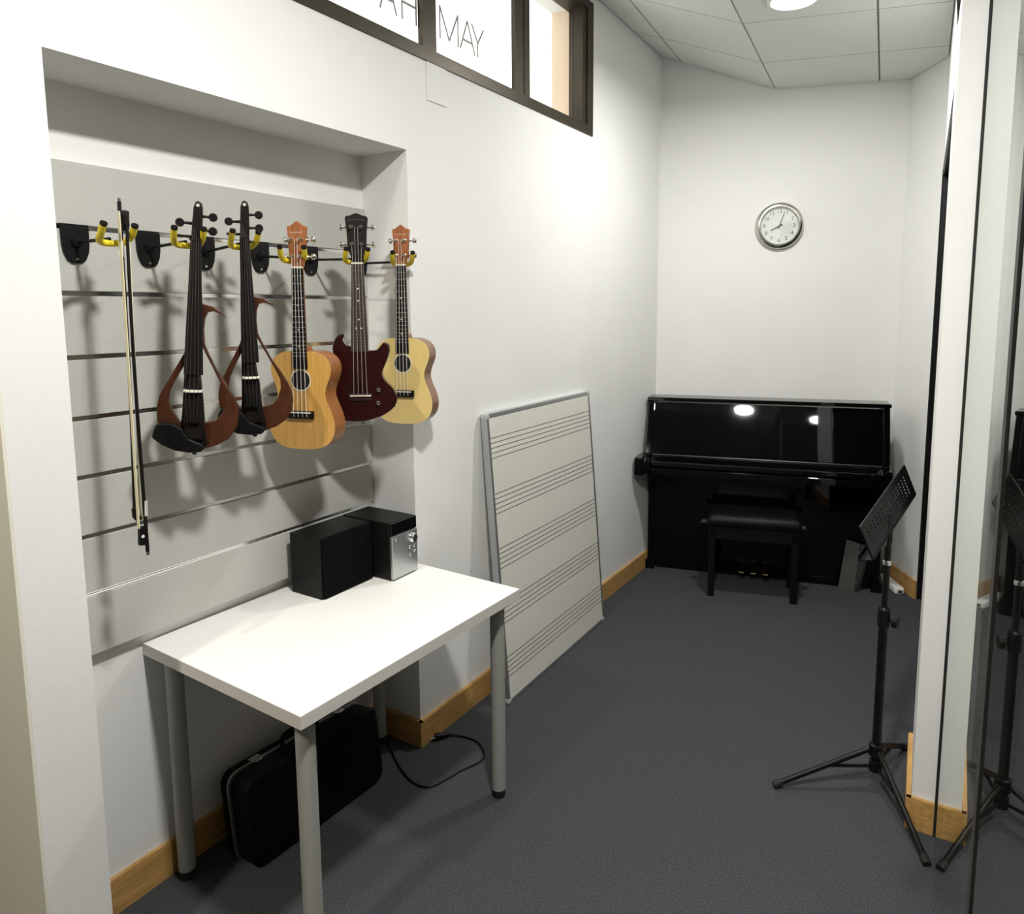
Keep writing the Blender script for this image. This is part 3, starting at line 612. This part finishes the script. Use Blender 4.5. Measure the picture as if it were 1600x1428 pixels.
def solid_ukulele(label, P, phi, roll):
    u = tag(empty('electric_ukulele', M=inst_frame(P, phi, roll)), label, 'ukulele', 'ukuleles hanging on the slat panel')
    s_ = 1/486.0
    raw = [(538,521.6),(533,520.5),(526,524),(520.5,537),(521.5,552),(527,573),(530,586),(524,598),(516,612),(511,628),(514,645),(526,655),(548,659),(570,659.5),(589,655),(607,646),(618.5,635),(621.5,622),(615,607),(602,594),(597,582),(602,566),(606,551),(604.5,538),(598,533.5),(594,538),(588,544.5),(580,546),(562,545),(549,540),(540,536.5),(535,529)]
    def loc(x, y): return ((x-(554+(y-411)*.058))*s_*1.02, -(y-411)*s_)
    op = smooth_closed([loc(*p) for p in raw], 3)
    bd_ = outline(MB(), op, -.040, .0).build('body', CHERRY, u, bevel=.004, seg=2)
    fbl = .282
    MB().prism([(-.0175, -.020, 0), (.0175, -.020, 0), (.027, -.020, -.262), (-.027, -.020, -.262)], (0, .020, 0)).build('neck', CHERRY, u, bevel=.006)
    fb = MB().prism([(-.018, .0, 0), (.018, .0, 0), (.028, .0, -fbl), (-.028, .0, -fbl)], (0, .0048, 0)).build('fingerboard', mat('rosewood', (.040, .025, .018), .45, noise=.25, nscale=10, stretch=(30, 30, 2)), u, bevel=.0008, seg=1)
    fr = MB()
    for w_ in fret_positions(.425, 18):
        hw = .018+.010*w_/fbl; fr.box(-hw, hw, .0048, .0057, -w_-.0006, -w_+.0006)
    fr.build('frets', mat('dull_nickel', (.22, .20, .18), .35, metal=.8), fb)['kind'] = 'stuff'
    for w_, dx in ((.080, 0), (.118, 0), (.178, 0), (.206, -.008), (.206, .008)): MB().lathe([(.0026, .0048), (.0026, .0053), (0, .0053)], (dx, 0, -w_), (0,1,0), 10).build('fret_marker', IVORY, fb)
    MB().box(-.0185, .0185, .0, .0078, -.002, .003).build('nut', IVORY, u)
    hp = [(-.0178, .003), (.0178, .003), (.0195, .022), (.0290, .048), (.0315, .10), (.036, .143), (.031, .148), (.020, .1495), (.010, .154), (.0, .157), (-.010, .154), (-.020, .1495), (-.031, .148), (-.036, .143), (-.0315, .10), (-.0290, .048), (-.0195, .022)]
    hd = headstock(hp, DARKHEAD, u)
    tuners(hd, (.060, .114), .033)
    lg = MB(); q = [(-.024+.004*k, .134+.0026*math.sin(k*PI/12)) for k in range(13)]
    for a, b in zip(q, q[1:]): lg.prism([(a[0], .0012, a[1]-.0006), (b[0], .0012, b[1]-.0006), (b[0], .0012, b[1]+.0006), (a[0], .0012, a[1]+.0006)], (0, .0005, 0))
    lg.build('arc_inlay', mat('grey_print', (.12, .11, .10), .5), hd)
    br = MB().box(-.040, .036, 0, .006, -.440, -.418).build('bridge', mat('dark_bridge', (.03, .008, .008), .4), u, bevel=.002)
    MB().box(-.034, .034, .006, .0098, -.4265, -.4225).build('saddle', IVORY, br)
    for (kx, kz) in ((.059, -.405), (.057, -.448)):
        k_ = MB().lathe([(.0075, 0), (.0075, .004), (.0062, .013), (.0045, .0145), (0, .0145)], (kx, .0, kz), (0,1,0), 16).build('control_knob', CHROME, u, smooth=True)
    MB().lathe([(.0055, 0), (.004, .006), (.0065, .010), (0, .011)], (.002, -.018, -.5085), (0, 0, -1), 12).build('strap_pin', NICKEL, u, smooth=True)
    MB().lathe([(.010, 0), (.010, .002), (.006, .003), (.006, .007), (0, .007)], (.105, -.02, -.458), (.86, .1, -.5), 14).build('output_jack', CHROME, u, smooth=True)
    for k in range(4):
        t = (k-1.5)/1.5
        MB().tube([(t*.0155, .006, (.114 if abs(t) < .5 else .060)), (t*.0130, .0085, .0), (t*.0215, .0100, -.424)], .00065, 5).build('string', mat('grey_string', (.45, .44, .42), .4), u)
    return u

def violin(label, P, phi, roll):
    v = tag(empty('electric_violin', M=inst_frame(P, phi, roll)), label, 'violin', 'electric violins hanging on the slat panel')
    s_ = 1/567.0
    def loc(x, y): return ((x-(385+(y-378)*.0455))*s_, -(y-378)*s_)
    LP = lambda pts: [loc(*p) for p in pts]
    # open wooden lyre-shaped frame, right arm with its horn and the left arm
    right_ = [(396,461),(404,463.5),(414,465.5),(424,472),(432,481),(424,475.5),(414,472),(406,474),(402.5,484),(402,500),(404.5,521),(411,535.5),(426,563),(438.6,581),(449.5,599),(457,616),(459,630),(457,645),(448,661),(433,671),(416,677),(404,679),(404,640),(417.6,637),(427,634),(435,624),(439.5,609),(438.6,594.7),(431,579),(416.7,552.5),(404,529),(398,510),(395,485)]
    fr = outline(MB(), LP(right_), -.030, -.006).build('frame_arm', VBROWN, v, bevel=.003)
    fr['label'] = 'walnut right arm with a curved horn'
    left_ = [(380,527),(377.6,536),(369,554.6),(355,583),(348,600),(345.5,617),(347.5,636),(354,656),(363,670),(376,676),(392,679),(392,642),(376,636),(365.5,620),(361,606),(362.5,590),(371,569.5),(380.5,549)]
    outline(MB(), LP(left_), -.030, -.006).build('frame_arm', VBROWN, v, bevel=.003)
    ctr = [(380,455),(393,455),(396,500),(400,560),(406,600),(411.5,640),(418,668),(415,678),(400,681),(384,679),(379,664),(380.5,620),(380,560),(379.5,500)]
    outline(MB(), LP(ctr), -.036, -.002).build('body_spine', EBONY, v, bevel=.004)
    chin = [(346,648),(348,641.5),(352,637),(372,638.5),(384,646),(394,660),(412,668),(417,674),(411,680),(396,681),(376,678),(358,670),(344,659)]
    outline(MB(), LP(chin), -.002, .022).build('chin_rest', BLACK, v, bevel=.005, seg=3)
    # neck and fingerboard (arched)
    vs, fs = [], []; sec = [(372, 7.0), (440, 9.0), (500, 11.2), (566, 13.0)]
    for y, hwp in sec:
        hw = hwp*s_
        for k in range(9):
            a = PI*k/8; vs.append((hw*math.cos(a), .001+.008*math.sin(a)+.010*(y-372)/194, -(y-378)*s_))
        vs += [(-hw, -.006+.010*(y-372)/194, -(y-378)*s_), (hw, -.006+.010*(y-372)/194, -(y-378)*s_)]
    n = 11
    for i in range(len(sec)-1):
        for k in range(n): fs.append((i*n+k, i*n+(k+1) % n, (i+1)*n+(k+1) % n, (i+1)*n+k))
    fs += [tuple(range(n))[::-1], tuple((len(sec)-1)*n+k for k in range(n))]
    MB().add(vs, fs).build('fingerboard', EBONY, v, smooth=True, angle=50)
    MB().tube([(0, -.010, .012), (0, -.013, -.04), (0, -.016, -.10), (0, -.022, -.16)], [.010, .0115, .013, .016], 14).build('neck', EBONY, v, smooth=True)
    tp = LP([(388,566),(401,566),(408,600),(411,640),(413,662),(388,662),(384.5,640),(384.5,600)])
    outline(MB(), tp, -.002, .014).build('tailpiece', EBONY, v, bevel=.004)
    for k in range(4): MB().lathe([(.003, 0), (.0045, .003), (.0045, .010), (0, .011)], (( -1.5+k)*.0075+.001, .014, -.452), (0,1,0), 10).build('fine_tuner', BLACKM, v, smooth=True)
    bz = loc(0, 588)[1]
    MB().prism([(-.024, -.002, bz), (.024, -.002, bz), (.022, .020, bz), (.014, .027, bz), (0, .030, bz), (-.014, .027, bz), (-.022, .020, bz)], (0, 0, -.006)).build('bridge', IVORY, v, bevel=.001, seg=1)
    # scroll: a flat pointed pegbox with a hole
    ring = LP([(379,378),(391.5,378),(391.8,360),(391.5,340),(390.8,325),(389,318.5),(385,315.5),(381,318),(378.8,325),(378.3,345),(378.2,362)])
    pb = outline(MB(), ring, -.016, .002).build('pegbox', EBONY, v, bevel=.003)
    hx, hz = loc(384.3, 322.5); hx = 0
    MB().lathe([(.0042, .0021), (.0042, .0032), (.0025, .0034), (0, .0034)], (loc(384.8, 322.5)[0], 0, hz), (0,1,0), 14).build('head_eyelet', mat('pale_grey', (.55, .55, .53), .5), pb)
    for (s, y, twist) in ((1, 337, 0), (-1, 348, 0), (1, 357, 0), (-1, 367, 1)):
        x0 = .004*s; z = loc(0, y)[1]; x1 = .030*s
        pg = MB().tube([(x0, -.007, z), (x1, -.007, z)], [.0045, .0032], 10).build('peg', EBONY, pb, smooth=True)
        if twist: MB().box(min(x1, x1+.016*s), max(x1, x1+.016*s), -.017, .003, z-.0035, z+.0035).build('peg_head', EBONY, pg, bevel=.003)
        else: MB().lathe([(0, -.004), (.009, -.004), (.011, -.001), (.011, .001), (.009, .004), (0, .004)], (x1+.009*s, -.007, z), (0,1,0), 16).build('peg_head', EBONY, pg, smooth=True)
    MB().box(-.0115, .0115, .002, .0105, .008, .012).build('nut', EBONY, v)
    for k in range(4):
        t = (k-1.5)/1.5
        MB().tube([(t*.004, .001, .045-.008*k), (t*.0075, .0115, .010), (t*.0155, .0300, bz-.003), (t*.0115, .018, -.452)], .0005, 5).build('string', mat('steel_string', (.10, .095, .09), .4, metal=.6), v)
    MB().lathe([(.006, 0), (.007, .006), (.004, .010), (0, .010)], (loc(400, 681)[0], -.015, loc(400, 681)[1]), (0,0,-1), 12).build('end_pin', BLACK, v, smooth=True)
    return v

def bow(label, P, Q, flip):
    """P: world point of the screw end, Q: tip"""
    P, Q = Vector(P), Vector(Q); ax_ = (P-Q); L = ax_.length; ax_.normalize()
    n = Vector((.98, -.05, 0)); n = (n-ax_*n.dot(ax_)).normalized(); r = n.cross(ax_)*flip
    b = tag(empty('violin_bow', M=frame(Q, r, n, ax_)), label, 'bow', 'violin bows on the first hanger')
    st_ = smooth_open([(0, 0, .02), (-.002, 0, L*.15), (-.004, 0, L*.4), (-.003, 0, L*.65), (-.001, 0, L*.86), (0, 0, L-.02)], 5)
    MB().tube(st_, [.0036+.0012*i/len(st_) for i in range(len(st_))], 8).build('stick', EBONY, b, smooth=True)
    hd = outline(MB(), [(-.005, .0), (.004, .012), (.005, .035), (-.003, .035), (-.006, .020), (-.016, .010), (-.018, .004)], -.005, .005).build('bow_head', EBONY, b, bevel=.0015)
    outline(MB(), [(-.020, .003), (-.018, .011), (-.016, .011), (-.018, .002)], -.0055, .0055).build('tip_plate', IVORY, hd)
    fg = outline(MB(), [(-.006, L-.075), (-.018, L-.072), (-.020, L-.028), (-.006, L-.026)], -.0065, .0065).build('frog', BLACK, b, bevel=.002)
    MB().lathe([(.004, -.0068), (.004, .0068)], (-.012, 0, L-.05), (0,1,0), 12).build('pearl_eye', IVORY, fg)
    MB().tube([(0, 0, L-.022), (0, 0, L-.008)], .0045, 10).build('screw_button', BLACK, b, smooth=True)
    MB().tube([(0, 0, L-.008), (0, 0, L)], .0047, 10).build('button_ring', CHROME, b, smooth=True)
    MB().tube([(.0015, 0, L-.135), (.0005, 0, L-.098)], .0055, 10).build('silver_winding', mat('silver_winding', (.85, .85, .82), .3, metal=.4), b, smooth=True)
    MB().add([(-.0180, -.0048, .006), (-.0160, -.0048, .006), (-.0160, .0048, .006), (-.0180, .0048, .006), (-.0190, -.0048, L-.07), (-.0170, -.0048, L-.07), (-.0170, .0048, L-.07), (-.0190, .0048, L-.07)], [(3,2,1,0),(4,5,6,7),(0,1,5,4),(1,2,6,5),(2,3,7,6),(3,0,4,7)]).build('hair', HAIR, b)
    return b

# hanger rod ends and what hangs on them
D2R = math.radians
HY = [-.113, .076, .246, .441, .645, .882]
names = ['black wall hanger with yellow yoke holding the two bows', 'black wall hanger with yellow yoke gripping the leftmost violin', 'black wall hanger with yellow yoke gripping the violin beside the golden ukulele',
         'black wall hanger with yellow yoke behind the golden ukulele headstock', 'black wall hanger with yellow yoke behind the black headstock', 'black wall hanger with yellow yoke holding the palest ukulele at the niche edge']
ends = [(-.045, HY[0], 1.835), (-.032, HY[1], 1.842), (-.040, HY[2], 1.850), (-.048, HY[3], 1.822), (.000, HY[4], 1.828), (.000, HY[5]-.004, 1.832)]
for k in range(6): hanger(HY[k], ends[k], names[k], D2R([-8, -25, -22, -45, -35, -45][k]))
INST = dict(v1=((.013, .073, 1.832), -42, -4.0), v2=((-.001, .232, 1.853), -41, -.2), u1=((-.019, .428, 1.792), -69, -.8), sg=((.028, .632, 1.813), -54, -.3), u3=((.028, .842, 1.818), -72, -.5))
def place(k): P, a, r = INST[k]; return P, D2R(a), D2R(r)
violin('black and walnut open-framed electric violin, the leftmost instrument', *place('v1'))
violin('black and walnut open-framed electric violin overlapping the golden ukulele', *place('v2'))
ukulele('golden wood ukulele with red-brown headstock, left of the dark cherry one', *place('u1'), ACACIA, MAHOG, .078)
solid_ukulele('dark cherry solid-body ukulele with two horns and chrome knobs', *place('sg'))
ukulele('pale spruce-topped ukulele at the right end of the row', *place('u3'), SPRUCE, MAHOG2, .068)
bow('black violin bow hanging with its frog at the bottom', (.012, -.108, 1.070), (.004, -.097, 1.897), 1)
bow('black violin bow hanging with its frog at the top', (-.011, -.103, 1.927), (-.012, -.121, 1.152), 1)
